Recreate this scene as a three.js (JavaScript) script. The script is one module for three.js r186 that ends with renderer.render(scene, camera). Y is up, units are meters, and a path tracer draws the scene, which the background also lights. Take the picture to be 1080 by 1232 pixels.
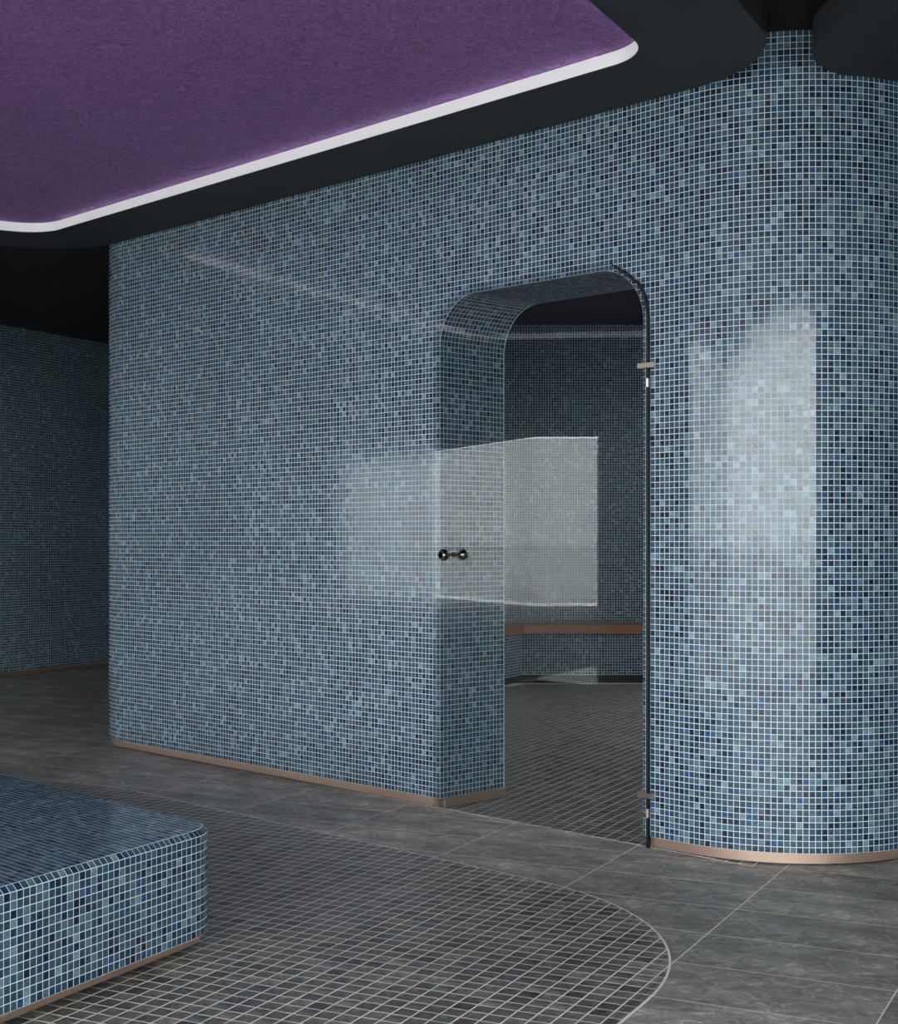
import * as THREE from 'three';
import { mergeGeometries } from 'three/addons/utils/BufferGeometryUtils.js';
import { RectAreaLightUniformsLib } from 'three/addons/lights/RectAreaLightUniformsLib.js';

// ---------------------------------------------------------------- camera, sky, light, exposure
// Plan coordinates: X to the right, D ahead of the camera, H up. World = (X, H, -D).
const EYE = 1.094, FOCAL = 1750, CX = 540, CY = 649.5;
const scene = new THREE.Scene();
const camera = new THREE.PerspectiveCamera(2 * Math.atan(616 / FOCAL) * 180 / Math.PI, 1080 / 1232, 0.05, 200);
camera.position.set(0, EYE, 0);
camera.lookAt(0, EYE, -10);
camera.setViewOffset(1080, 1232, 0, 616 - CY, 1080, 1232);
camera.updateProjectionMatrix();

const renderer = new THREE.WebGLRenderer({ antialias: true });
renderer.toneMapping = THREE.LinearToneMapping;
renderer.toneMappingExposure = 1.6;
renderer.shadowMap.enabled = true;
RectAreaLightUniformsLib.init();

// overcast sky outside the glazing
scene.background = new THREE.Color().setRGB(0.965, 0.985, 1.0);
scene.backgroundIntensity = 6.2;
const WINDOW_LIGHT = new THREE.Color().setRGB(0.955, 0.98, 1.0);
const REAR_DAYLIGHT = 0.2, SIDE_DAYLIGHT = 0.2;   // daylight through the two glazed fronts
const LED_GLOW = 0.14, LED_LIGHT = 0.38;

// ---------------------------------------------------------------- small tools
let seed = 20240611;
const rnd = () => { seed = (seed + 0x6D2B79F5) | 0; let t = Math.imul(seed ^ (seed >>> 15), 1 | seed); t = (t + Math.imul(t ^ (t >>> 7), 61 | t)) ^ t; return ((t ^ (t >>> 14)) >>> 0) / 4294967296; };
const W = (X, D, H = 0) => new THREE.Vector3(X, H, -D);
const rad = (d) => d * Math.PI / 180;
const WALL_A = rad(-44.67);
const T = [-Math.sin(WALL_A), -Math.cos(WALL_A)];          // along the front wall, towards the right
const N = [-Math.cos(WALL_A), Math.sin(WALL_A)];           // out of the front wall
const WQ = -4.1266;                                        // the front wall's plane: p.N = WQ
const wallP = (s, q = 0) => [s * T[0] + (WQ + q) * N[0], s * T[1] + (WQ + q) * N[1]];
const O1 = [-N[0], -N[1]];
const AL = WALL_A + rad(72), U27 = [Math.sin(AL), Math.cos(AL)], O2 = [Math.cos(AL), -Math.sin(AL)];
const FA = rad(26.43), FU = [Math.sin(FA), Math.cos(FA)], FV = [Math.cos(FA), -Math.sin(FA)];   // floor grid
const H_RAFT = 2.65, H_TOP = 2.80, BASE_H = 0.043, MOD = 0.0209;

function shade(o) { o.traverse((c) => { if (c.isMesh) { c.castShadow = true; c.receiveShadow = true; } }); return o; }
const taken = new Map();
function numbered(name) { const k = taken.get(name) || 0; taken.set(name, k + 1); return k ? `${name}_${String(k).padStart(3, '0')}` : name; }
function add(o, name, label, category, kind, group) {
  o.name = numbered(name); o.userData = { label, category };
  if (kind) o.userData.kind = kind;
  if (group) o.userData.group = group;
  scene.add(o); shade(o); return o;
}
function part(geo, mat, name, parent, label) {
  const m = new THREE.Mesh(geo, mat); m.name = name; m.castShadow = m.receiveShadow = true;
  if (label) m.userData.label = label;
  parent.add(m); return m;
}
const group = () => new THREE.Group();
// a plan outline [X, D][] raised from h0 to h1
function planSolid(pts, h0, h1, holes = []) {
  const sh = new THREE.Shape(pts.map((p) => new THREE.Vector2(p[0], p[1])));
  for (const h of holes) sh.holes.push(new THREE.Path(h.map((p) => new THREE.Vector2(p[0], p[1]))));
  const g = new THREE.ExtrudeGeometry(sh, { depth: h1 - h0, bevelEnabled: false, steps: 1 });
  g.rotateX(-Math.PI / 2); g.translate(0, h0, 0); return g;
}
const merged = (list) => mergeGeometries(list.map((g) => { const k = g.index ? g.toNonIndexed() : g; for (const a of Object.keys(k.attributes)) if (!['position', 'normal', 'uv'].includes(a)) k.deleteAttribute(a); return k; }));
function roundPoly(v, R, seg = 14) {          // convex, counter-clockwise
  const out = [], n = v.length;
  for (let i = 0; i < n; i++) {
    const p = v[(i + n - 1) % n], c = v[i], q = v[(i + 1) % n];
    const a = [p[0] - c[0], p[1] - c[1]], b = [q[0] - c[0], q[1] - c[1]], la = Math.hypot(...a), lb = Math.hypot(...b);
    a[0] /= la; a[1] /= la; b[0] /= lb; b[1] /= lb;
    const half = Math.acos(a[0] * b[0] + a[1] * b[1]) / 2, r = Array.isArray(R) ? R[i] : R, t = r / Math.tan(half);
    const bis = [a[0] + b[0], a[1] + b[1]], bl = Math.hypot(...bis), cc = [c[0] + bis[0] / bl * r / Math.sin(half), c[1] + bis[1] / bl * r / Math.sin(half)];
    const s0 = Math.atan2(c[1] + a[1] * t - cc[1], c[0] + a[0] * t - cc[0]);
    let s1 = Math.atan2(c[1] + b[1] * t - cc[1], c[0] + b[0] * t - cc[0]); while (s1 < s0) s1 += 2 * Math.PI;
    for (let k = 0; k <= seg; k++) { const s = s0 + (s1 - s0) * k / seg; out.push([cc[0] + r * Math.cos(s), cc[1] + r * Math.sin(s)]); }
  }
  return out;
}
const TH0 = Math.atan2(O1[1], O1[0]);
function pentagon(c, a) { const R = a / Math.cos(Math.PI / 5); return [0, 1, 2, 3, 4].map((i) => [c[0] + R * Math.cos(TH0 + (2 * i + 1) * Math.PI / 5), c[1] + R * Math.sin(TH0 + (2 * i + 1) * Math.PI / 5)]); }
function centre(k1, k2, a) { const d = O1[0] * O2[1] - O1[1] * O2[0]; return [((k1 - a) * O2[1] - O1[1] * (k2 - a)) / d, (O1[0] * (k2 - a) - O2[0] * (k1 - a)) / d]; }
function clipHalf(poly, px, py, nx, ny) {      // keep (p - P).n <= 0
  const out = [];
  for (let i = 0; i < poly.length; i++) {
    const a = poly[i], b = poly[(i + 1) % poly.length], da = (a[0] - px) * nx + (a[1] - py) * ny, db = (b[0] - px) * nx + (b[1] - py) * ny;
    if (da <= 0) out.push(a);
    if ((da < 0) !== (db < 0) && da !== db) { const t = da / (da - db); out.push([a[0] + (b[0] - a[0]) * t, a[1] + (b[1] - a[1]) * t]); }
  }
  return out;
}
const inConvex = (p, poly) => poly.every((a, i) => { const b = poly[(i + 1) % poly.length]; return (b[0] - a[0]) * (p[1] - a[1]) - (b[1] - a[1]) * (p[0] - a[0]) >= -1e-9; });
const clipConvex = (sq, poly) => { let r = sq; poly.forEach((a, i) => { if (r.length < 3) return; const b = poly[(i + 1) % poly.length]; r = clipHalf(r, a[0], a[1], b[1] - a[1], -(b[0] - a[0])); }); return r; };
const area = (p) => Math.abs(p.reduce((s, a, i) => { const b = p[(i + 1) % p.length]; return s + a[0] * b[1] - a[1] * b[0]; }, 0)) / 2;

// ---------------------------------------------------------------- textures
function noiseGrid(n) { const g = new Float32Array(n * n); for (let i = 0; i < n * n; i++) g[i] = rnd(); return g; }
function sampler(n) { const g = noiseGrid(n); return (x, y) => { const xi = Math.floor(x), yi = Math.floor(y), fx = x - xi, fy = y - yi, sx = fx * fx * (3 - 2 * fx), sy = fy * fy * (3 - 2 * fy), at = (a, b) => g[(((b % n) + n) % n) * n + (((a % n) + n) % n)]; return (at(xi, yi) * (1 - sx) + at(xi + 1, yi) * sx) * (1 - sy) + (at(xi, yi + 1) * (1 - sx) + at(xi + 1, yi + 1) * sx) * sy; }; }
function dataTex(w, h, fn, srgb = true) {
  const d = new Uint8Array(w * h * 4);
  for (let y = 0; y < h; y++) for (let x = 0; x < w; x++) { const c = fn(x, y), k = (y * w + x) * 4; for (let j = 0; j < 3; j++) d[k + j] = Math.max(0, Math.min(255, Math.round((Array.isArray(c) ? c[j] : c) * 255))); d[k + 3] = 255; }
  const t = new THREE.DataTexture(d, w, h); t.wrapS = t.wrapT = THREE.RepeatWrapping; t.magFilter = THREE.LinearFilter; t.minFilter = THREE.LinearMipmapLinearFilter; t.generateMipmaps = true;
  if (srgb) t.colorSpace = THREE.SRGBColorSpace; t.needsUpdate = true; return t;
}
const nA = sampler(64), nB = sampler(64), nC = sampler(128), nD = sampler(256);
const glassTex = dataTex(128, 128, (x, y) => {                  // clouded glass of a small mosaic tile
  const w = nA(x / 16, y / 32) * 3, v = 0.55 * nB(x / 16 + w, y / 8) + 0.45 * nC(x / 4, y / 4 + w);
  return 0.74 + 0.34 * (v - 0.25);
});
const stoneFn = (x, y) => {                                     // streaky slate: long in x
  const wx = nA(x / 40, y / 30) * 3, wy = nB(x / 50 + 3, y / 34) * 3;
  const big = nB(x / 140, y / 90), mid = nC(x / 44 + wx, y / 24 + wy), blot = nC(x / 15 + wx * 2, y / 8 + wy * 2 + 40), fine = nD(x / 5 + wx, y / 3.2), grit = nD(x / 1.7, y / 1.4 + 31);
  const vein = Math.pow(Math.max(0, nC(x / 20 + 7 + wx, y / 9 + wy * 2) - 0.56) * 2.4, 1.3) * (0.3 + fine);
  const pit = Math.max(0, nD(x / 3.4 + 90, y / 2.4 + 11) - 0.72) * mid;
  return { v: 0.60 + 0.20 * (big - 0.5) + 0.20 * (mid - 0.5) + 0.13 * (blot - 0.5) + 0.12 * (fine - 0.5) + 0.12 * (grit - 0.5) + 0.22 * vein - 0.55 * pit, r: 0.5 + 0.18 * (blot - 0.5) + 0.1 * (grit - 0.5) };
};
const stoneTex = dataTex(1024, 512, (x, y) => { const { v } = stoneFn(x, y); return [v * 1.02, v, v * 0.955]; });
const stoneRough = dataTex(1024, 512, (x, y) => stoneFn(x, y).r, false);
const feltV = (x, y) => { const w = nA(x / 24, y / 24) * 5, q = nB(x / 20 + 5, y / 20) * 5; return 0.3 * nD(x / 5 + w, y / 5 + q) + 0.3 * nC(x / 10 + q, y / 7 + w) + 0.4 * nD(x / 2.2 + q, y / 2.2); };
const feltTex = dataTex(1024, 1024, (x, y) => { const v = 0.78 + 0.6 * (feltV(x, y) - 0.5); return v; });
feltTex.wrapS = feltTex.wrapT = THREE.MirroredRepeatWrapping;
const feltBump = dataTex(1024, 1024, (x, y) => feltV(x, y), false);

feltBump.wrapS = feltBump.wrapT = THREE.MirroredRepeatWrapping;

// ---------------------------------------------------------------- materials
const C = (h) => new THREE.Color(h);
const std = (o) => new THREE.MeshStandardMaterial(o);
const phys = (o) => new THREE.MeshPhysicalMaterial(o);
const mGrout = std({ color: C('#cfdce3'), roughness: 0.75 });
const mFloorGrout = std({ color: C('#f3f1ec'), roughness: 0.8 });
const mCopper = std({ color: C('#b89c8c'), metalness: 0.7, roughness: 0.42 });
const mDarkCeil = std({ color: C('#303338'), roughness: 0.62 });
const mUpper = std({ color: C('#191a1d'), roughness: 0.85 });
const mPlaster = std({ color: C('#3c4144'), roughness: 0.7 });
const mBlack = std({ color: C('#0b0d0f'), roughness: 0.5 });
const mPurple = std({ color: C('#c08cdc'), roughness: 0.95, map: feltTex, bumpMap: feltBump, bumpScale: 0.004 });
const mLed = std({ color: C('#e8e8e8'), roughness: 0.6, emissive: new THREE.Color().setRGB(1, 0.985, 0.99), emissiveIntensity: LED_GLOW });
const mGlass = phys({ color: C('#f4f6f6'), roughness: 0.0, transmission: 1, thickness: 0, ior: 1.5, specularIntensity: 0.62 });
const mTinted = phys({ color: C('#d2d4d4'), roughness: 0.0, transmission: 1, thickness: 0, ior: 1.5 });
const mChrome = std({ color: C('#8d8480'), metalness: 1, roughness: 0.12 });
const mHinge = std({ color: C('#b9a59c'), metalness: 0.9, roughness: 0.3 });
const mBenchTop = std({ color: C('#9a6a55'), metalness: 0.3, roughness: 0.45 });
const mFrame = std({ color: C('#2a2c2e'), metalness: 0.6, roughness: 0.45 });

const PAL = [], PALW = [];
for (const [hex, w] of [['#405f74', 22], ['#4d6d81', 20], ['#638598', 12], ['#31546b', 16], ['#1f4363', 11], ['#113457', 8], ['#29578a', 4], ['#3f5670', 4], ['#0c2743', 8], ['#86a4b2', 6], ['#335d6e', 9], ['#1c506b', 7]])
  for (let k = 0; k < 3; k++) { const c = C(hex), j = 0.9 + 0.1 * k; PAL.push(c.multiplyScalar(j)); PALW.push(w); }
const PALSUM = PALW.reduce((a, b) => a + b, 0);
const pickTile = () => { let r = rnd() * PALSUM; for (let i = 0; i < PAL.length; i++) if ((r -= PALW[i]) <= 0) return i; return 0; };
const lum = PAL.map((c) => 0.21 * c.r + 0.72 * c.g + 0.07 * c.b);
const pickAt = (a, b) => { const i = pickTile(), j = pickTile(), dark = lum[i] < lum[j] ? i : j, n = 0.6 * nA(a * 2.6 + 9, b * 2.6 + 4) + 0.4 * nB(a * 7, b * 7); return rnd() < 0.5 + 1.1 * (n - 0.5) ? dark : i + j - dark; };
const tileLook = { roughness: 0.42, specularIntensity: 0.4, clearcoat: 1.0, clearcoatRoughness: 0.07, ior: 1.5, map: glassTex };
const mTile = phys({ color: 0xffffff, ...tileLook });
const mTileV = phys({ color: 0xffffff, ...tileLook, vertexColors: true });
const tileMats = PAL.map((c) => phys({ color: c, ...tileLook }));
const SPAL = []; for (const h of ['#6a6a69', '#757573', '#80807d', '#626363', '#565859', '#868683', '#666c6d', '#72726f', '#6e6e6c', '#78787a']) SPAL.push(C(h));
const sLook = { roughness: 0.45, map: stoneTex };
const SB = 2.9;   // the stone texture is mid grey: palette colours are lifted by this
const smallPal = SPAL.map((c) => c.clone().multiplyScalar(SB));
const mSmall = std({ color: 0xffffff, ...sLook }), mSmallV = std({ color: 0xffffff, ...sLook, vertexColors: true });
const smallMats = smallPal.map((c) => std({ color: c, ...sLook }));
const slabPal = [0.80, 0.88, 0.95, 1.02, 1.1].map((k) => new THREE.Color(k, k, k * 0.99));
const slabLook = { roughness: 1.0, roughnessMap: stoneRough, map: stoneTex };
const mSlab = std({ color: 0xffffff, ...slabLook });
const slabMats = slabPal.map((c) => std({ color: c, ...slabLook }));

// ---------------------------------------------------------------- pieces: tiles with eased edges
// face in local x, y; outward z. Front at z = up; eased by b; sides go down to z = -dn
function tileGeo(w, h, up, b, dn, uv = [0, 0, 1, 1]) {
  const x = w / 2, y = h / 2, r = [[[-x, -y], -dn], [[-x, -y], up - b * 0.6], [[-x + b, -y + b], up]];
  const rings = r.map(([c, z]) => [[c[0], c[1], z], [-c[0], c[1], z], [-c[0], -c[1], z], [c[0], -c[1], z]]);
  const pos = [], uvs = [];
  const push = (p) => { pos.push(...p); uvs.push(uv[0] + (p[0] / w + 0.5) * uv[2], uv[1] + (p[1] / h + 0.5) * uv[3]); };
  const quad = (a, b2, c, d) => [a, b2, c, a, c, d].forEach(push);
  for (let k = 0; k < 2; k++) for (let i = 0; i < 4; i++) quad(rings[k][i], rings[k][(i + 1) % 4], rings[k + 1][(i + 1) % 4], rings[k + 1][i]);
  quad(...rings[2]);
  const g = new THREE.BufferGeometry(); g.setAttribute('position', new THREE.Float32BufferAttribute(pos, 3)); g.setAttribute('uv', new THREE.Float32BufferAttribute(uvs, 2)); g.computeVertexNormals(); return g;
}
// a cut piece: convex outline in local x, y
function cutGeo(poly, up, dn, color, m, uvScale) {
  const pos = [], uvs = [], col = [], v = new THREE.Vector3();
  const push = (x, y, z) => { v.set(x, y, z).applyMatrix4(m); pos.push(v.x, v.y, v.z); uvs.push(0.5 + x * uvScale, 0.5 + y * uvScale); col.push(color.r, color.g, color.b); };
  const ccw = poly.reduce((s, a, i) => { const b = poly[(i + 1) % poly.length]; return s + a[0] * b[1] - a[1] * b[0]; }, 0) > 0;
  const p = ccw ? poly : poly.slice().reverse();
  for (let i = 1; i + 1 < p.length; i++) for (const q of [p[0], p[i], p[i + 1]]) push(q[0], q[1], up);
  for (let i = 0; i < p.length; i++) { const a = p[i], b = p[(i + 1) % p.length]; push(...a, -dn); push(...b, -dn); push(...b, up); push(...a, -dn); push(...b, up); push(...a, up); }
  return { pos, uvs, col };
}
function cutMesh(list, mat, name, parent) {
  if (!list.length) return;
  const g = new THREE.BufferGeometry();
  for (const [k, a, n] of [['pos', 'position', 3], ['uvs', 'uv', 2], ['col', 'color', 3]]) g.setAttribute(a, new THREE.Float32BufferAttribute([].concat(...list.map((c) => c[k])), n));
  g.computeVertexNormals(); const m = part(g, mat, name, parent); m.userData.kind = 'stuff'; return m;
}
const basis = (p, x, y, z) => new THREE.Matrix4().makeBasis(x, y, z).setPosition(p);
const tiltM = (amt) => new THREE.Matrix4().makeRotationFromEuler(new THREE.Euler((rnd() - 0.5) * amt, (rnd() - 0.5) * amt, 0));
const spin = [0, 1, 2, 3].map((k) => new THREE.Matrix4().makeRotationZ(k * Math.PI / 2));
function pxSize(m, w, h) {       // how large the piece shows in the photograph; 0 when it is out of frame or turned away
  const e = m.elements, zx = e[8], zy = e[9], zz = e[10], px = e[12], py = e[13], pz = e[14];
  if (zx * (0 - px) + zy * (EYE - py) + zz * (0 - pz) <= 0) return 0;
  let s = 0; const c = [];
  for (const [a, b] of [[-1, -1], [1, -1], [1, 1], [-1, 1]]) {
    const x = px + e[0] * a * w / 2 + e[4] * b * h / 2, y = py + e[1] * a * w / 2 + e[5] * b * h / 2, d = -(pz + e[2] * a * w / 2 + e[6] * b * h / 2);
    if (d < 0.3) return 0; c.push([CX + FOCAL * x / d, CY - FOCAL * (y - EYE) / d]);
  }
  const mx = (c[0][0] + c[2][0]) / 2, my = (c[0][1] + c[2][1]) / 2;
  if (mx < 0 || mx > 1080 || my < 0 || my > 1232) return 0;
  return area(c);
}
// slots: { m, c } -> the 300 that show largest become meshes, the rest one part
function field(parent, slots, geos, mats, mInst, pal, w, h, name, restName, most = 300, hide) {
  slots.forEach((s) => { s.a = hide && hide(s) ? 0 : pxSize(s.m, w, h); });
  const order = slots.slice().sort((a, b) => b.a - a.a), near = order.filter((s, i) => i < most && s.a > 0), set = new Set(near);
  for (const s of near) {
    const o = part(geos[Math.floor(rnd() * geos.length)], mats[s.c], name, parent);
    s.m.decompose(o.position, o.quaternion, o.scale);
  }
  const rest = slots.filter((s) => !set.has(s));
  if (rest.length) {
    const im = new THREE.InstancedMesh(geos[0], mInst, rest.length);
    rest.forEach((s, i) => { im.setMatrixAt(i, s.m); im.setColorAt(i, pal[s.c]); });
    im.name = restName; im.userData.kind = 'stuff'; im.castShadow = im.receiveShadow = true; parent.add(im);
  }
}
const JOINT = 0.0024, TW = MOD - JOINT;
const wallTileGeos = [0, 1, 2, 3].map((k) => tileGeo(TW, TW, 0.0005, 0.0005, 0.001, [k * 0.22, k * 0.22, 0.3, 0.3]));
const wallField = (parent, slots, most = 300, hide) => field(parent, slots, wallTileGeos, tileMats, mTile, PAL, TW, TW, 'tile', 'mosaic_tiles', most, hide);
const UP = new THREE.Vector3(0, 1, 0);
function wallTile(p, nrm, H, tilt = 0.007) {      // plan point, outward plan normal, height of the tile's centre
  const z = new THREE.Vector3(nrm[0], 0, -nrm[1]).normalize(), x = new THREE.Vector3().crossVectors(UP, z);
  return { m: basis(W(p[0], p[1], H), x, UP, z).multiply(tiltM(tilt)).multiply(spin[Math.floor(rnd() * 4)]), c: pickAt(p[0] * 0.7 - p[1] * 0.7 + 20, H) };
}
const ROWS = Math.ceil((H_TOP - BASE_H) / MOD);

// ---------------------------------------------------------------- front wall of the steam room
const S_L = -4.227, S_R = -3.192, DOOR_H = 2.075, DOOR_R = 0.2, THICK = 0.382;
const CR = 0.58, S_T = -3.004, colC = wallP(S_T, -CR);                   // the round right-hand end
const CL = 0.42, S_LT = (-3.5183 + 0.1474 * CL) / 0.5226;               // the round left-hand end
const lftC = wallP(S_LT, -CL);
const doorSd = (s, h) => {      // negative inside the opening
  const hw = (S_R - S_L) / 2, x = Math.abs(s - (S_L + S_R) / 2) - (hw - DOOR_R), y = h - (DOOR_H - DOOR_R);
  return Math.min(Math.max(x, y), 0) + Math.hypot(Math.max(x, 0), Math.max(y, 0)) - DOOR_R;
};
function arcPts(c, r, n0, n1, seg) {      // plan arc from outward normal n0 to n1
  const a0 = Math.atan2(n0[1], n0[0]); let a1 = Math.atan2(n1[1], n1[0]);
  while (a1 - a0 > Math.PI) a1 -= 2 * Math.PI; while (a1 - a0 < -Math.PI) a1 += 2 * Math.PI;
  return Array.from({ length: seg + 1 }, (_, k) => { const a = a0 + (a1 - a0) * k / seg; return [c[0] + r * Math.cos(a), c[1] + r * Math.sin(a)]; });
}
const O2n = [-O2[0], -O2[1]];
function archPath(shape, off) {            // the opening as a notch, grown by off; x = s, y = h
  const a = S_L - off, b = S_R + off, t = DOOR_H + off, r = DOOR_R + off;
  return { a, b, t, r };
}
{
  const wall = group();
  // bed: straight run with the arched opening
  const sh = new THREE.Shape(), { a, b, t, r } = archPath(null, 0);
  sh.moveTo(S_LT, BASE_H); sh.lineTo(a, BASE_H); sh.lineTo(a, t - r); sh.absarc(a + r, t - r, r, Math.PI, Math.PI / 2, true); sh.lineTo(b - r, t); sh.absarc(b - r, t - r, r, Math.PI / 2, 0, true); sh.lineTo(b, BASE_H); sh.lineTo(S_T, BASE_H); sh.lineTo(S_T, H_TOP); sh.lineTo(S_LT, H_TOP);
  const g = new THREE.ExtrudeGeometry(sh, { depth: THICK, bevelEnabled: false, curveSegments: 24 });
  g.applyMatrix4(basis(W(...wallP(0, -THICK), 0), new THREE.Vector3(T[0], 0, -T[1]), UP, new THREE.Vector3(N[0], 0, -N[1])));
  // round ends and side walls
  const ro = arcPts(colC, CR, N, O2, 40), ri = arcPts(colC, CR - 0.38, N, O2, 40).reverse();
  const far = (p, l) => [p[0] + U27[0] * l, p[1] + U27[1] * l];
  const right = planSolid([...ro, far(ro[ro.length - 1], 6), far(ri[0], 6), ...ri], BASE_H, H_TOP);
  const lo = arcPts(lftC, CL, N, O2n, 30), li = arcPts(lftC, CL - 0.3, N, O2n, 30).reverse();
  const left = planSolid([...lo, far(lo[lo.length - 1], 6), far(li[0], 6), ...li].reverse(), BASE_H, H_TOP);
  part(merged([g, right, left]), mGrout, 'grout_bed', wall, 'pale blue-grey grout between the mosaic tiles');
  // tiles
  const slots = [], cuts = [];
  const k0 = Math.ceil((S_LT - S_L) / MOD), k1 = Math.floor((S_T - S_L) / MOD);      // the tiles that follow start on the last straight joint
  const sx = new THREE.Vector3(T[0], 0, -T[1]), sz = new THREE.Vector3(N[0], 0, -N[1]);
  for (let k = k0; k < k1; k++) for (let j = 0; j < ROWS; j++) {
    const s = S_L + (k + 0.5) * MOD, h = BASE_H + (j + 0.5) * MOD, q = TW / 2, p = wallP(s);
    const sds = [[-q, -q], [q, -q], [q, q], [-q, q]].map(([x, y]) => doorSd(s + x, h + y));
    if (Math.max(...sds) <= 0.0012) continue;
    if (Math.min(...sds) < 0.0012) {
      const e = 1e-4, gx = (doorSd(s + e, h) - doorSd(s - e, h)) / (2 * e), gy = (doorSd(s, h + e) - doorSd(s, h - e)) / (2 * e), d = doorSd(s, h);
      const poly = clipHalf([[-q, -q], [q, -q], [q, q], [-q, q]], gx * (0.0012 - d), gy * (0.0012 - d), -gx, -gy);
      if (poly.length > 2 && area(poly) > 4e-6) cuts.push(cutGeo(poly, 0.0005, 0.001, PAL[pickTile()], basis(W(p[0], p[1], h), sx, UP, sz), 14));
      continue;
    }
    slots.push(wallTile(p, N, h));
  }
  const along = (c, r, n0, n1, startGap, extra, startSign) => {      // tiles round an end, then along the side wall
    const a0 = Math.atan2(n0[1], n0[0]); let a1 = Math.atan2(n1[1], n1[0]); while (a1 - a0 > Math.PI) a1 -= 2 * Math.PI; while (a1 - a0 < -Math.PI) a1 += 2 * Math.PI;
    const dir = Math.sign(a1 - a0), len = Math.abs(a1 - a0) * r;
    for (let d = startGap + MOD / 2; d < len + extra; d += MOD) {
      const aa = d < 0 ? a0 : d < len ? a0 + dir * d / r : a1, nn = [Math.cos(aa), Math.sin(aa)], over = Math.max(0, d - len);
      const sg = startSign * Math.min(0, d), p = [c[0] + r * nn[0] + U27[0] * over + T[0] * sg, c[1] + r * nn[1] + U27[1] * over + T[1] * sg];
      for (let j = 0; j < ROWS; j++) slots.push(wallTile(p, nn, BASE_H + (j + 0.5) * MOD));
    }
  };
  along(colC, CR, N, O2, S_L + k1 * MOD - S_T, 0.8, 1);
  along(lftC, CL, N, O2n, S_LT - (S_L + k0 * MOD), 0.6, -1);
  // the reveal: round the opening, through the thickness of the wall
  const prof = [];      // [s, h, inward normal s, h]
  const L1 = DOOR_H - DOOR_R - BASE_H, LA = Math.PI / 2 * DOOR_R, L2 = S_R - S_L - 2 * DOOR_R, total = 2 * L1 + 2 * LA + L2;
  const at = (d) => {
    if (d < L1) return [S_L, BASE_H + d, 1, 0]; d -= L1;
    if (d < LA) { const t2 = Math.PI - d / DOOR_R; return [S_L + DOOR_R + DOOR_R * Math.cos(t2), DOOR_H - DOOR_R + DOOR_R * Math.sin(t2), -Math.cos(t2), -Math.sin(t2)]; } d -= LA;
    if (d < L2) return [S_L + DOOR_R + d, DOOR_H, 0, -1]; d -= L2;
    if (d < LA) { const t2 = Math.PI / 2 - d / DOOR_R; return [S_R - DOOR_R + DOOR_R * Math.cos(t2), DOOR_H - DOOR_R + DOOR_R * Math.sin(t2), -Math.cos(t2), -Math.sin(t2)]; } d -= LA;
    return [S_R, DOOR_H - DOOR_R - d, -1, 0];
  };
  const nd = Math.floor(total / MOD), nq = Math.floor(THICK / MOD);
  for (let i = 0; i < nd; i++) {
    const [s, h, ns, nh] = at((i + 0.5) * MOD);
    for (let j = 0; j < nq; j++) {
      const p = wallP(s, -(j + 0.5) * MOD - 0.001), z = new THREE.Vector3(ns * T[0], nh, -ns * T[1]).normalize(), y = sz.clone(), x = new THREE.Vector3().crossVectors(y, z);
      slots.push({ m: basis(W(p[0], p[1], h), x, y, z).multiply(tiltM(0.007)).multiply(spin[Math.floor(rnd() * 4)]), c: pickTile() });
    }
  }
  wallField(wall, slots);
  cutMesh(cuts, mTileV, 'cut_tiles', wall);
  add(wall, 'wall_front', 'blue glass mosaic wall with rounded ends around the arched glass door', 'wall', 'structure');

  // copper skirting, set back under the tiles
  const bb = group(), RC = 0.018, g0 = 0.006;
  const boxAlong = (s0, s1, q0, q1, h0, h1) => planSolid([wallP(s0, q0), wallP(s1, q0), wallP(s1, q1), wallP(s0, q1)], h0, h1);
  const ring = (c, r, n0, n1, len, h0, h1, rc) => { const o = arcPts(c, r - rc, n0, n1, 40), i = arcPts(c, r - rc - 0.05, n0, n1, 40); const f = (p) => [p[0] + U27[0] * len, p[1] + U27[1] * len]; return planSolid([...o, f(o[40]), f(i[40]), ...i.reverse()], h0, h1); };
  part(boxAlong(S_LT, S_L - 0.002, -RC - 0.05, -RC, g0, BASE_H), mCopper, 'skirting_board', bb);
  part(ring(lftC, CL, N, O2n, 0.6, g0, BASE_H, RC), mCopper, 'skirting_board', bb);
  part(boxAlong(S_L - 0.03, S_L + 0.014, -THICK + 0.004, -RC, g0, BASE_H), mCopper, 'reveal_skirting', bb);
  part(boxAlong(S_R + 0.012, S_T, -RC - 0.05, -RC, g0, BASE_H), mCopper, 'skirting_board', bb);
  part(boxAlong(S_R + 0.012, S_R + 0.03, -THICK + 0.004, -RC, g0, BASE_H), mCopper, 'reveal_skirting', bb);
  part(ring(colC, CR, N, O2, 0.8, g0, BASE_H, RC), mCopper, 'skirting_board', bb);
  part(merged([boxAlong(S_LT, S_L - 0.006, -THICK + 0.01, -RC - 0.012, 0, BASE_H), boxAlong(S_R + 0.02, S_T, -THICK + 0.01, -RC - 0.012, 0, BASE_H), ring(lftC, CL, N, O2n, 5.8, 0, BASE_H, RC + 0.012), ring(colC, CR, N, O2, 5.8, 0, BASE_H, RC + 0.012)]), mBlack, 'plinth', bb, 'dark shadow-gap plinth under the skirting');
  add(bb, 'baseboard_front', 'brushed copper skirting along the blue mosaic wall with the arched door', 'skirting', 'structure');
}

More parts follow.
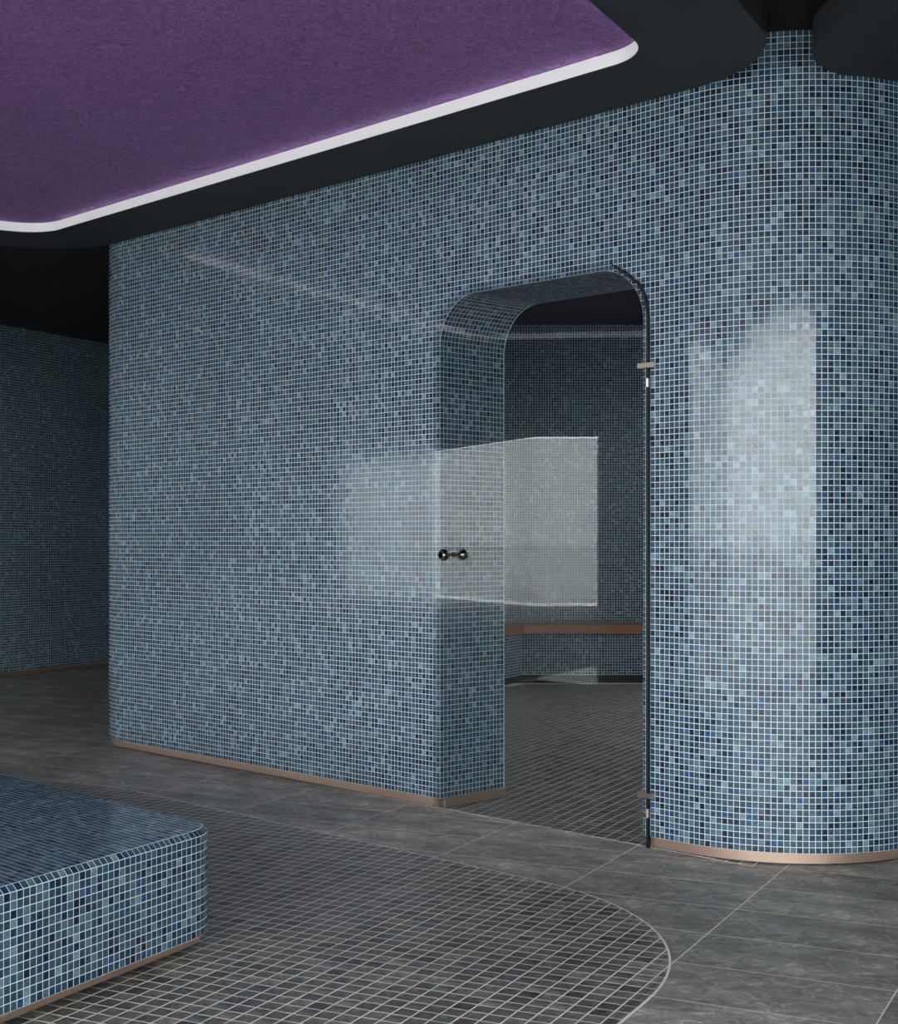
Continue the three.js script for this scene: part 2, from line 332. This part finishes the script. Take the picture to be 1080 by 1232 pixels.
// ---------------------------------------------------------------- floor
const mirror = (p) => { const q = p[0] * N[0] + p[1] * N[1] - WQ; return [p[0] - 2 * q * N[0], p[1] - 2 * q * N[1]]; };
const glazeA = mirror([2.51, 24]), glazeB = mirror([1.37, 24]), glazeD = mirror([-2.33, 32.6]);
const ROOM = [[-19.3, 3.5], [-6.7, 3.5], [-6.7, -1.3], [8.9, -1.3], [8.9, 18.3], [glazeD[0] - 0.3, 18.3], [glazeD[0] - 0.1, glazeD[1] - 0.1], [glazeB[0] - 0.1, glazeB[1] - 0.1], [glazeA[0] - 0.1, glazeA[1]]];
const floorP = (u, v) => [u * FU[0] + v * FV[0], u * FU[1] + v * FV[1]];
const SV = 0.5575, SU = 0.2985, V0 = -1.156, U0 = 3.9375;
const MV = SV / 11, MU = SU / 6;
const mosC = centre(3.485, -1.165, 2.66), mosA = 2.66;
const mosOut = roundPoly(pentagon(mosC, mosA), 1.05, 28);
const platA = 1.487, platC = mosC.slice();
const deepIn = (p, poly, e) => poly.every((a, i) => { const b = poly[(i + 1) % poly.length], l = Math.hypot(b[0] - a[0], b[1] - a[1]) || 1; return ((b[0] - a[0]) * (p[1] - a[1]) - (b[1] - a[1]) * (p[0] - a[0])) / l > e || l < 1e-6; });
{
  const fl = group();
  part(planSolid(ROOM, -0.2, -0.0003), mFloorGrout, 'grout_bed', fl, 'pale grout between the floor tiles');
  const slots = [];
  const w = SV - 0.0042, h = SU - 0.0042;
  const geos = [0, 1, 2, 3, 4, 5].map((k) => tileGeo(w, h, 0, 0.0002, 0.0012, [k * 0.088, k * 0.082, 0.55, 0.58]));
  for (let i = -36; i <= 30; i++) for (let j = -60; j <= 50; j++) {
    const v = V0 + (i + 0.5) * SV, u = U0 + (j + 0.5) * SU, p = floorP(u, v);
    if (p[0] < -17.5 || p[0] > 8.4 || p[1] < -0.9 || p[1] > 16) continue;
    if (deepIn(p, mosOut, 0.36)) continue;
    if (p[0] * N[0] + p[1] * N[1] < WQ - 0.5 && p[0] * O2[0] + p[1] * O2[1] > -4.4 && p[0] * O2[0] + p[1] * O2[1] < -1) continue;
    const x = new THREE.Vector3(FV[0], 0, -FV[1]), y = new THREE.Vector3(FU[0], 0, -FU[1]);
    const m = basis(W(p[0], p[1], 0), x, y, UP);
    if (rnd() < 0.5) m.multiply(spin[2]);
    slots.push({ m, c: Math.floor(rnd() * slabPal.length) });
  }
  field(fl, slots, geos, slabMats, mSlab, slabPal, w, h, 'floor_tile', 'floor_tiles');
  add(fl, 'floor', 'dark grey slate-look rectangular floor tiles with pale joints', 'floor', 'structure');
}
// small square stone mosaic laid in the floor grid inside an outline
function stoneMosaic(outline, skip, parent, top) {
  const tw = MV - 0.0046, th = MU - 0.0046, slots = [], cuts = [];
  const inset = outline.map((p) => p);
  let u0 = 1e9, u1 = -1e9, v0 = 1e9, v1 = -1e9;
  for (const p of outline) { const u = p[0] * FU[0] + p[1] * FU[1], v = p[0] * FV[0] + p[1] * FV[1]; u0 = Math.min(u0, u); u1 = Math.max(u1, u); v0 = Math.min(v0, v); v1 = Math.max(v1, v); }
  const x = new THREE.Vector3(FV[0], 0, -FV[1]), y = new THREE.Vector3(FU[0], 0, -FU[1]);
  const geos = [0, 1, 2, 3, 4, 5].map((k) => tileGeo(tw, th, 0.0002, 0.0002, 0.0006, [k * 0.171, k * 0.171, 0.06, 0.12]));
  for (let i = Math.floor((v0 - V0) / MV); i <= (v1 - V0) / MV; i++) for (let j = Math.floor((u0 - U0) / MU); j <= (u1 - U0) / MU; j++) {
    const v = V0 + (i + 0.5) * MV, u = U0 + (j + 0.5) * MU, p = floorP(u, v);
    if (skip && skip(p)) continue;
    const cs = [[-1, -1], [1, -1], [1, 1], [-1, 1]].map(([a, b]) => floorP(u + b * th / 2, v + a * tw / 2));
    const ins = cs.filter((c) => inConvex(c, inset)).length;
    const c = Math.floor(rnd() * SPAL.length), m = basis(W(p[0], p[1], top), x, y, UP);
    if (ins === 4) slots.push({ m: m.multiply(tiltM(0.006)), c });
    else {
      const poly = clipConvex(cs, inset);
      if (poly.length > 2 && area(poly) > 3e-5) cuts.push(cutGeo(poly.map((q) => [(q[0] - p[0]) * FV[0] + (q[1] - p[1]) * FV[1], (q[0] - p[0]) * FU[0] + (q[1] - p[1]) * FU[1]]), 0.0002, 0.0006, smallPal[c], m, 1.2));
    }
  }
  field(parent, slots, geos, smallMats, mSmall, smallPal, tw, th, 'mosaic_tile', 'mosaic_tiles');
  cutMesh(cuts, mSmallV, 'cut_tiles', parent);
}
{
  const platIn = roundPoly(pentagon(platC, platA - 0.12), 0.1, 8);
  const mo = group();
  const shrink = mosOut.map((p) => { const d = [p[0] - mosC[0], p[1] - mosC[1]], l = Math.hypot(...d); return [p[0] - d[0] / l * 0.007, p[1] - d[1] / l * 0.007]; });
  part(planSolid(mosOut, -0.001, 0.0012), mFloorGrout, 'grout_bed', mo);
  stoneMosaic(shrink, (p) => inConvex(p, platIn), mo, 0.0013);
  add(mo, 'floor_mosaic', 'rounded pentagon of small grey stone mosaic tiles around the low blue platform', 'floor mosaic', 'structure');
  const inner = group();
  const io = [wallP(-4.75, -0.022), wallP(-2.75, -0.022), [4.3, 11.03], [-0.6, 11.03]];
  // keep to the left bench line
  part(planSolid(io, -0.001, 0.0012), mFloorGrout, 'grout_bed', inner);
  stoneMosaic(io, (p) => p[0] * O2[0] + p[1] * O2[1] < -4.58, inner, 0.0013);
  add(inner, 'floor_steam_room', 'small dark stone mosaic floor inside the steam room behind the glass door', 'floor mosaic', 'structure');
}

// ---------------------------------------------------------------- ceiling: upper slab, rafts, felt cove and light strip
add(new THREE.Mesh(planSolid(ROOM, H_TOP, H_TOP + 0.2), mUpper), 'ceiling', 'near-black upper ceiling showing in the gaps between the rafts', 'ceiling', 'structure');
const ledC = centre(3.751, -1.56, 2.664), ledA = 2.664, LED_R = 0.22, LED_H = 0.05;
const ledOut = roundPoly(pentagon(ledC, ledA), LED_R, 16);
{
  const raftOut = roundPoly(pentagon(ledC, ledA + 0.3755 - 0.004), 0.5, 24);
  const rf = group();
  part(merged([planSolid(raftOut, H_RAFT + 0.003, H_RAFT + 0.1, [ledOut.slice().reverse()]), planSolid(raftOut, H_RAFT, H_RAFT + 0.003, [roundPoly(pentagon(ledC, ledA - 0.008), LED_R - 0.008, 16).reverse()])]), mDarkCeil, 'raft_panel', rf);
  const feltG = planSolid(roundPoly(pentagon(ledC, ledA + 0.06), LED_R + 0.06, 16), H_RAFT + LED_H, H_RAFT + LED_H + 0.03);
  { const p = feltG.attributes.position, u = []; for (let i = 0; i < p.count; i++) u.push(p.getX(i) / 1.1, p.getZ(i) / 1.1); feltG.setAttribute('uv', new THREE.Float32BufferAttribute(u, 2)); }
  part(feltG, mPurple, 'felt_panel', rf, 'purple felt panel recessed in the raft');
  add(rf, 'ceiling_raft', 'charcoal ceiling raft with rounded corners framing the purple felt panel', 'ceiling panel');
  // the light strip
  const led = group();
  const inn = roundPoly(pentagon(ledC, ledA - 0.006), LED_R - 0.006, 16);
  part(planSolid(ledOut.map((p, i) => [p[0] + (inn[i][0] - p[0]) * 0.1, p[1] + (inn[i][1] - p[1]) * 0.1]), H_RAFT + 0.004, H_RAFT + LED_H - 0.001, [inn.slice().reverse()]), mLed, 'diffuser', led, 'glowing white diffuser');
  add(led, 'cove_light', 'continuous white light strip around the edge of the purple felt ceiling panel', 'light strip');
  const pv = pentagon(ledC, ledA - 0.012);
  for (let i = 0; i < 5; i++) {
    const a = pv[i], b = pv[(i + 1) % 5], len = Math.hypot(b[0] - a[0], b[1] - a[1]) - 0.36, mid = [(a[0] + b[0]) / 2, (a[1] + b[1]) / 2];
    const l = new THREE.RectAreaLight(new THREE.Color(1, 0.985, 0.99), LED_LIGHT, len, LED_H - 0.006);
    l.position.copy(W(mid[0], mid[1], H_RAFT + LED_H / 2)); l.lookAt(W(ledC[0], ledC[1], H_RAFT + LED_H / 2)); l.name = 'cove_light_source'; scene.add(l);
  }
  // the neighbouring raft beyond the gap
  const h2 = rad(27.33 - 36), e1 = [Math.sin(h2), Math.cos(h2)];
  const p1 = [1.205, 4.19], q2 = [1.5406, 4.985], h3 = rad(63.33), e2 = [Math.sin(h3), Math.cos(h3)];
  const det = e1[0] * -e2[1] + e2[0] * e1[1], tt = ((q2[0] - p1[0]) * -e2[1] + e2[0] * (q2[1] - p1[1])) / det;
  const vtx = [p1[0] + e1[0] * tt, p1[1] + e1[1] * tt];
  const A = [vtx[0] - e1[0] * 4.2, vtx[1] - e1[1] * 4.2], B = [vtx[0] + e2[0] * 4.2, vtx[1] + e2[1] * 4.2];
  const rb = roundPoly([A, [7.6, A[1]], [7.6, B[1]], B, vtx], [0.3, 0.3, 0.3, 0.3, 0.36], 20);
  const r2 = group(); part(planSolid(rb, H_RAFT, H_RAFT + 0.1), mDarkCeil, 'raft_panel', r2);
  add(r2, 'ceiling_raft', 'plain charcoal ceiling raft across the gap above the rounded mosaic corner', 'ceiling panel');
}

// ---------------------------------------------------------------- low platform
{
  const pl = group(), M = 0.0203, H0 = 0.05, RW = 13, H1 = H0 + RW * M, CH = 0.0143, R = 0.15;
  const out = roundPoly(pentagon(platC, platA), R, 12), top = roundPoly(pentagon(platC, platA - CH), R - CH, 12);
  const pos = [];
  const tri = (...v) => v.forEach((p) => pos.push(p.x, p.y, p.z));
  const rings = [[out, H0], [out, H1], [top, H1 + CH]].map(([o, h]) => o.map((p) => W(p[0], p[1], h)));
  for (let k = 0; k < 2; k++) for (let i = 0; i < out.length; i++) { const j = (i + 1) % out.length; tri(rings[k][i], rings[k][j], rings[k + 1][j]); tri(rings[k][i], rings[k + 1][j], rings[k + 1][i]); }
  const cT = W(platC[0], platC[1], H1 + CH), cB = W(platC[0], platC[1], H0);
  for (let i = 0; i < out.length; i++) { const j = (i + 1) % out.length; tri(rings[2][i], rings[2][j], cT); tri(rings[0][j], rings[0][i], cB); }
  const g = new THREE.BufferGeometry(); g.setAttribute('position', new THREE.Float32BufferAttribute(pos, 3)); g.computeVertexNormals();
  part(g, mGrout, 'body', pl);
  part(planSolid(roundPoly(pentagon(platC, platA - 0.02), R - 0.02, 12), 0.026, H0), mCopper, 'copper_edge', pl, 'copper strip under the tiled side');
  part(planSolid(roundPoly(pentagon(platC, platA - 0.075), R - 0.075, 12), 0.0012, 0.026), mBlack, 'plinth', pl);
  // tiles round the side and on the bevel
  const tw = M - JOINT, geos = [0, 1, 2, 3].map((k) => tileGeo(tw, tw, 0.0005, 0.0005, 0.001, [k * 0.22, k * 0.22, 0.3, 0.3]));
  const seg = out.map((p, i) => { const q = out[(i + 1) % out.length]; return Math.hypot(q[0] - p[0], q[1] - p[1]); }), per = seg.reduce((a, b) => a + b, 0);
  const walk = (d, o) => { let i = 0; d = ((d % per) + per) % per; while (d > seg[i] && i < seg.length - 1) d -= seg[i++]; const f = seg[i] > 1e-9 ? d / seg[i] : 0, a = o[i], b = o[(i + 1) % o.length]; return [a[0] + (b[0] - a[0]) * f, a[1] + (b[1] - a[1]) * f]; };
  const cnt = Math.round(per / M), slots = [], step = per / cnt;
  for (let i = 0; i < cnt; i++) {
    const d = (i + 0.5) * step, p = walk(d, out), pa = walk(d - step / 2, out), pb = walk(d + step / 2, out), tx = [pb[0] - pa[0], pb[1] - pa[1]], n = [tx[1], -tx[0]];
    const z = new THREE.Vector3(n[0], 0, -n[1]).normalize(), x = new THREE.Vector3().crossVectors(UP, z);
    for (let j = 0; j < RW; j++) slots.push({ m: basis(W(p[0], p[1], H0 + (j + 0.5) * M), x, UP, z).multiply(tiltM(0.008)).multiply(spin[Math.floor(rnd() * 4)]), c: pickTile() });
    const t2 = walk(d, top), zz = z.clone().add(UP).normalize(), yy = new THREE.Vector3().crossVectors(zz, x);
    slots.push({ m: basis(W((p[0] + t2[0]) / 2, (p[1] + t2[1]) / 2, H1 + CH / 2), x, yy, zz).multiply(tiltM(0.008)), c: pickTile() });
  }
  // the flat top, laid parallel to the front wall
  const lim = roundPoly(pentagon(platC, platA - CH - 0.0015), R - CH - 0.0015, 12), cuts = [];
  const cs0 = platC[0] * T[0] + platC[1] * T[1], cq0 = platC[0] * N[0] + platC[1] * N[1], half = Math.ceil(1.9 / M);
  const x = new THREE.Vector3(T[0], 0, -T[1]), y = new THREE.Vector3(-N[0], 0, N[1]);
  const top0 = -(platA - CH) ;
  for (let i = -half; i < half; i++) for (let j = 0; j < 2 * half; j++) {
    const s = cs0 + (i + 0.5) * M, q = cq0 + top0 + 0.001 + (j + 0.5) * M, p = [s * T[0] + q * N[0], s * T[1] + q * N[1]];
    const cn = [[-1, -1], [1, -1], [1, 1], [-1, 1]].map(([a, b]) => [p[0] + (a * T[0] - b * N[0]) * tw / 2, p[1] + (a * T[1] - b * N[1]) * tw / 2]);
    const ins = cn.filter((c) => inConvex(c, lim)).length, m = basis(W(p[0], p[1], H1 + CH), x, y, UP);
    if (ins === 4) slots.push({ m: m.multiply(tiltM(0.008)).multiply(spin[Math.floor(rnd() * 4)]), c: pickTile() });
    else { const poly = clipConvex(cn, lim); if (poly.length > 2 && area(poly) > 4e-6) cuts.push(cutGeo(poly.map((c) => [(c[0] - p[0]) * T[0] + (c[1] - p[1]) * T[1], -(c[0] - p[0]) * N[0] - (c[1] - p[1]) * N[1]]), 0.0005, 0.001, PAL[pickTile()], m, 14)); }
  }
  field(pl, slots, geos, tileMats, mTile, PAL, tw, tw, 'tile', 'mosaic_tiles');
  cutMesh(cuts, mTileV, 'cut_tiles', pl);
  add(pl, 'tiled_platform', 'low pentagonal platform clad in blue glass mosaic on a copper-edged plinth', 'platform');
}

// ---------------------------------------------------------------- glass door with knobs, hinges and seal
{
  const dr = group(), off = 0.024, gap = 0.006, th = 0.008;
  const X = new THREE.Vector3(T[0], 0, -T[1]), Z = new THREE.Vector3(N[0], 0, -N[1]);
  const place = basis(W(...wallP(0, gap), 0), X, UP, Z);
  const outline = (o, sh) => { const { a, b, t, r } = archPath(null, o); sh.moveTo(a, 0.012); sh.lineTo(a, t - r); sh.absarc(a + r, t - r, r, Math.PI, Math.PI / 2, true); sh.lineTo(b - r, t); sh.absarc(b - r, t - r, r, Math.PI / 2, 0, true); sh.lineTo(b, 0.012); sh.closePath(); return sh; };
  const gg = new THREE.ExtrudeGeometry(outline(off, new THREE.Shape()), { depth: th, bevelEnabled: false, curveSegments: 24 }); gg.applyMatrix4(place);
  part(gg, mGlass, 'glass_pane', dr, 'clear glass pane with rounded top corners');
  // black seal up the hinge side and round the corner
  const se = new THREE.Shape(), i0 = archPath(null, off - 0.001), o0 = archPath(null, off + 0.008);
  se.moveTo(i0.b, 0.004); se.lineTo(i0.b, i0.t - i0.r); se.absarc(i0.b - i0.r, i0.t - i0.r, i0.r, 0, Math.PI * 0.42, false);
  se.absarc(o0.b - o0.r, o0.t - o0.r, o0.r - 0.006, Math.PI * 0.42, Math.PI * 0.41, true); se.absarc(o0.b - o0.r, o0.t - o0.r, o0.r, Math.PI * 0.2, 0, true); se.lineTo(o0.b, 0.004); se.closePath();
  const sg = new THREE.ExtrudeGeometry(se, { depth: 0.012, bevelEnabled: false, curveSegments: 20 }); sg.applyMatrix4(basis(W(...wallP(0, 0.0016), 0), X, UP, Z));
  part(sg, mBlack, 'seal', dr, 'black rubber seal on the hinge side');
  // knobs through the pane
  const sK = S_L + 0.088, hK = 1.034;
  const prof = [[0, 0.0075], [0.009, 0.0075], [0.009, 0.010], [0.007, 0.012], [0.006, 0.024], [0.0065, 0.036]];
  for (let k = 1; k <= 14; k++) { const a = Math.PI * (0.9 - 0.9 * k / 14); prof.push([Math.max(0.0232 * Math.sin(a), 0), 0.058 - 0.0232 * Math.cos(a)]); }
  prof[prof.length - 1][0] = 0;
  const kn = group(); kn.name = 'handle';
  for (const sd of [1, -1]) {
    const lg = new THREE.LatheGeometry(prof.map((p) => new THREE.Vector2(p[0], p[1] - 0.004)), 28); lg.rotateX(Math.PI / 2); if (sd < 0) lg.rotateY(Math.PI);
    const c = wallP(sK, gap + th / 2);
    lg.applyMatrix4(basis(W(c[0], c[1], hK), X, UP, Z));
    part(lg, mChrome, 'knob', kn, 'polished round metal knob');
  }
  dr.add(kn);
  for (const hh of [1.711, 0.19]) {
    const sh = new THREE.Shape(); const w0 = S_R - 0.012, w1 = S_R + 0.058; sh.moveTo(w0, hh - 0.008); sh.lineTo(w1, hh - 0.008); sh.lineTo(w1, hh + 0.008); sh.lineTo(w0, hh + 0.008);
    const hg = new THREE.ExtrudeGeometry(sh, { depth: 0.004, bevelEnabled: true, bevelSize: 0.001, bevelThickness: 0.001, bevelSegments: 2 }); hg.applyMatrix4(basis(W(...wallP(0, gap + th + 0.001), 0), X, UP, Z));
    const h1 = part(hg, mHinge, 'hinge', dr, 'slim metal glass-door hinge');
    const pg = new THREE.CylinderGeometry(0.0075, 0.0075, 0.03, 16); const c = wallP(S_R + off + 0.006, gap + th + 0.002); pg.translate(c[0], hh - 0.062, -c[1]);
    part(pg, mHinge, 'hinge_pin', h1);
  }
  add(dr, 'door_1', 'frameless arched glass door with round metal knob in the blue mosaic wall', 'door', 'structure');
}

// ---------------------------------------------------------------- inside the steam room
{
  const bw = group(), BD = 11.53;
  part(planSolid([[-0.6, BD + 0.0], [7.5, BD], [7.5, BD + 0.3], [-0.6, BD + 0.3]], 0, H_TOP), mGrout, 'grout_bed', bw);
  let slots = [];
  for (let k = 0; k * MOD < 2.1; k++) for (let j = 0; j < 113; j++) slots.push(wallTile([0.36 + k * MOD, BD], [0, -1], 0.455 + j * MOD));
  wallField(bw, slots, 150);
  add(bw, 'wall_back', 'dark mosaic back wall of the steam room above the bench', 'wall', 'structure');
  // bench along the back and the left side
  const be = group(), m0 = -4.566, fr = 11.03;
  const lineX = (m, d) => (m - O2[1] * d) / O2[0];
  const L = (m, d) => [lineX(m, d), d];
  part(planSolid([L(m0 - 0.02, 8.4), L(m0 - 0.02, fr + 0.03), [4.2, fr + 0.03], [4.2, BD - 0.002], L(m0 - 0.34, BD - 0.002), L(m0 - 0.34, 8.4)].reverse(), 0.068, 0.382), mGrout, 'riser', be);
  part(planSolid([L(m0 - 0.08, 8.4), L(m0 - 0.08, fr + 0.07), [4.2, fr + 0.07], [4.2, BD - 0.002], L(m0 - 0.34, BD - 0.002), L(m0 - 0.34, 8.4)].reverse(), 0.002, 0.068), mBlack, 'plinth', be);
  part(planSolid([L(m0, 8.4), L(m0, fr), [4.2, fr], [4.2, BD - 0.002], L(m0 - 0.34, BD - 0.002), L(m0 - 0.34, 8.4)].reverse(), 0.382, 0.444), mBenchTop, 'seat', be, 'terracotta-brown bench seat slab');
  slots = [];
  for (let j = 0; j < 15; j++) {
    const x0 = lineX(m0 - 0.02, fr + 0.03);
    for (let k = 0; k * MOD < 1.8; k++) slots.push(wallTile([x0 + (k + 0.5) * MOD, fr + 0.03], [0, -1], 0.07 + (j + 0.5) * MOD));
    for (let k = 0; k * MOD < 2.4; k++) { const d = fr + 0.03 - (k + 0.6) * MOD * U27[1]; slots.push(wallTile(L(m0 - 0.02, d), O2, 0.07 + (j + 0.5) * MOD)); }
  }
  wallField(be, slots, 150);
  add(be, 'steam_bench', 'built-in mosaic bench with terracotta-brown seat seen through the glass door', 'bench');
}

// ceiling lamp of the steam room, beside the doorway's line of sight
{
  const lp = group(), c = [2.9, 8.6], e = 0.45;
  const sq = (k) => [[c[0] - k, c[1] - k], [c[0] + k, c[1] - k], [c[0] + k, c[1] + k], [c[0] - k, c[1] + k]];
  part(planSolid(sq(e + 0.02), H_TOP - 0.05, H_TOP - 0.001, [sq(e).reverse()]), mFrame, 'frame', lp);
  part(planSolid(sq(e), H_TOP - 0.045, H_TOP - 0.02), std({ color: C('#e8e8e8'), roughness: 0.6, emissive: new THREE.Color(1, 0.97, 0.93), emissiveIntensity: 1.0 }), 'diffuser', lp, 'glowing square diffuser');
  add(lp, 'ceiling_lamp', 'square ceiling lamp inside the steam room', 'lamp');
  const l = new THREE.RectAreaLight(new THREE.Color(1, 0.97, 0.93), 14, 2 * e - 0.04, 2 * e - 0.04); l.position.copy(W(c[0], c[1], H_TOP - 0.052)); l.lookAt(W(c[0], c[1], 0)); l.name = 'ceiling_lamp_source'; scene.add(l);
}

// ---------------------------------------------------------------- far wall of the hall
{
  const fw = group(), P0 = [-3.548, 11.498], at = (l) => [P0[0] + U27[0] * l, P0[1] + U27[1] * l], nOut = O2;
  const back = (p, e) => [p[0] - O2[0] * e, p[1] - O2[1] * e];
  const a = at(-2.6), b = at(7);
  part(planSolid([back(a, 0), back(b, 0), back(b, 0.3), back(a, 0.3)], BASE_H, H_TOP), mGrout, 'grout_bed', fw);
  const slots = [];
  for (let k = 0; k * MOD < 4.0; k++) for (let j = 0; j < ROWS; j++) slots.push(wallTile(at(-1.2 + k * MOD), nOut, BASE_H + (j + 0.5) * MOD));
  wallField(fw, slots, 120);
  add(fw, 'wall_far', 'dark blue mosaic wall in the shade at the far end of the passage', 'wall', 'structure');
  const fb = group();
  part(planSolid([back(a, 0.018), back(b, 0.018), back(b, 0.06), back(a, 0.06)], 0.004, BASE_H), mCopper, 'skirting_board', fb);
  part(planSolid([back(a, 0.03), back(b, 0.03), back(b, 0.3), back(a, 0.3)], 0.0, BASE_H), mBlack, 'plinth', fb);
  add(fb, 'baseboard_far', 'copper skirting along the far dark mosaic wall', 'skirting', 'structure');
}

// ---------------------------------------------------------------- the rest of the hall: outer walls and glazed fronts (outside the frame, mirrored in the tiles and the door)
function glazed(p, q, h0, h1, bays, lightI, name, bw, label, tint = bw < 0.01) {      // window from plan point p to q; room lies on the left of p -> q
  const d = [q[0] - p[0], q[1] - p[1]], len = Math.hypot(...d), t = [d[0] / len, d[1] / len], nn = [-t[1], t[0]];
  const w = group(), bar = (l0, l1, a, b, e = 0.03) => planSolid([[l0, -e], [l1, -e], [l1, e], [l0, e]].map(([l, k]) => [p[0] + t[0] * l + nn[0] * k, p[1] + t[1] * l + nn[1] * k]), a, b);
  part(bar(0, len, h0, h0 + bw), mFrame, 'frame_rail', w); part(bar(0, len, h1 - bw, h1), mFrame, 'frame_rail', w);
  for (let k = bw < 0.01 ? 1 : 0; k <= (bw < 0.01 ? bays - 1 : bays); k++) part(bar(Math.max(0, len * k / bays - bw / 4), Math.min(len, len * k / bays + bw / 4), h0 + bw, h1 - bw), mFrame, 'mullion', w);
  for (let k = 0; k < bays; k++) part(bar(len * k / bays + bw / 4, len * (k + 1) / bays - bw / 4, h0 + bw, h1 - bw, 0.004), tint ? mTinted : mGlass, 'glass_pane', w);
  add(w, name, label, 'window', 'structure');
  if (lightI > 0) {
    const l = new THREE.RectAreaLight(WINDOW_LIGHT, lightI, len, h1 - h0 - 2 * bw);
    const c = [p[0] + d[0] / 2 + nn[0] * 0.05, p[1] + d[1] / 2 + nn[1] * 0.05];
    l.position.copy(W(c[0], c[1], (h0 + h1) / 2)); l.lookAt(W(c[0] + nn[0], c[1] + nn[1], (h0 + h1) / 2)); l.name = 'daylight'; scene.add(l);
  }
}
function plain(p, q, h0, h1, name, label) {
  const d = [q[0] - p[0], q[1] - p[1]], len = Math.hypot(...d), nn = [d[1] / len * 0.25, -d[0] / len * 0.25];
  add(new THREE.Mesh(planSolid([p, [p[0] + nn[0], p[1] + nn[1]], [q[0] + nn[0], q[1] + nn[1]], q], h0, h1), mPlaster), name, label, 'wall', 'structure');
}
{
  const RB = -1.2;
  // behind the camera
  glazed([-6.5, RB], [2.7, RB], 0.02, 2.72, 4, REAR_DAYLIGHT, 'window_1', 0.05, 'wide full-height glazing behind the camera');
}
{
  const RB = -1.2;
  plain([2.7, RB], [8.6, RB], 0, H_TOP, 'wall_rear', 'dark grey wall beside the rear glazing');
  glazed([-6.6, 3.5], [-6.6, RB], 0.02, 2.72, 3, REAR_DAYLIGHT, 'window_4', 0.05, 'full-height glazing on the near left side', true);
  plain([glazeA[0] - 0.2, 3.6], [-6.64, 3.6], 0, H_TOP, 'wall_rear', 'dark grey wall of the lobby beyond the left glazing');
  plain([8.6, RB], [8.6, 18], 0, H_TOP, 'wall_right', 'dark grey wall closing the hall on the right');
  const A = glazeA, B = glazeB, D = glazeD, end = [glazeD[0] - 0.2, 18];
  glazed(B, A, 0.06, 2.76, 1, SIDE_DAYLIGHT, 'window_2', 0.004, 'tall narrow pane of the far left glazing');
  glazed(D, B, 0.06, 2.76, 1, SIDE_DAYLIGHT, 'window_3', 0.004, 'long row of panes of the far left glazing');
  plain(A, [A[0] - 0.02, 3.4], 0, H_TOP, 'wall_left', 'dark grey wall beside the far left glazing');
  plain([8.6, 18], end, 0, H_TOP, 'wall_end', 'dark grey wall closing the hall at the end');
  plain(end, D, 0, H_TOP, 'wall_left', 'dark grey wall beyond the far left glazing');
}
add(new THREE.Mesh(new THREE.RingGeometry(0.1, 260, 64).rotateX(-Math.PI / 2).translate(-5, -0.22, -6), std({ color: C('#a09f9a'), roughness: 0.9 })), 'ground', 'pale paved ground outside the glazing', 'ground', 'structure');
{
  const o = [glazeA[0] - 0.3, glazeA[1] - 1.2], e = [glazeD[0] - 0.6, glazeD[1] + 3];
  add(new THREE.Mesh(planSolid([o, e, [e[0] - 150, e[1] + 65], [o[0] - 175, o[1] - 14]], -0.215, -0.1), std({ color: C('#e4e4e0'), roughness: 0.9 })), 'terrace', 'pale stone terrace outside the far left glazing', 'terrace', 'structure');
}
renderer.render(scene, camera);
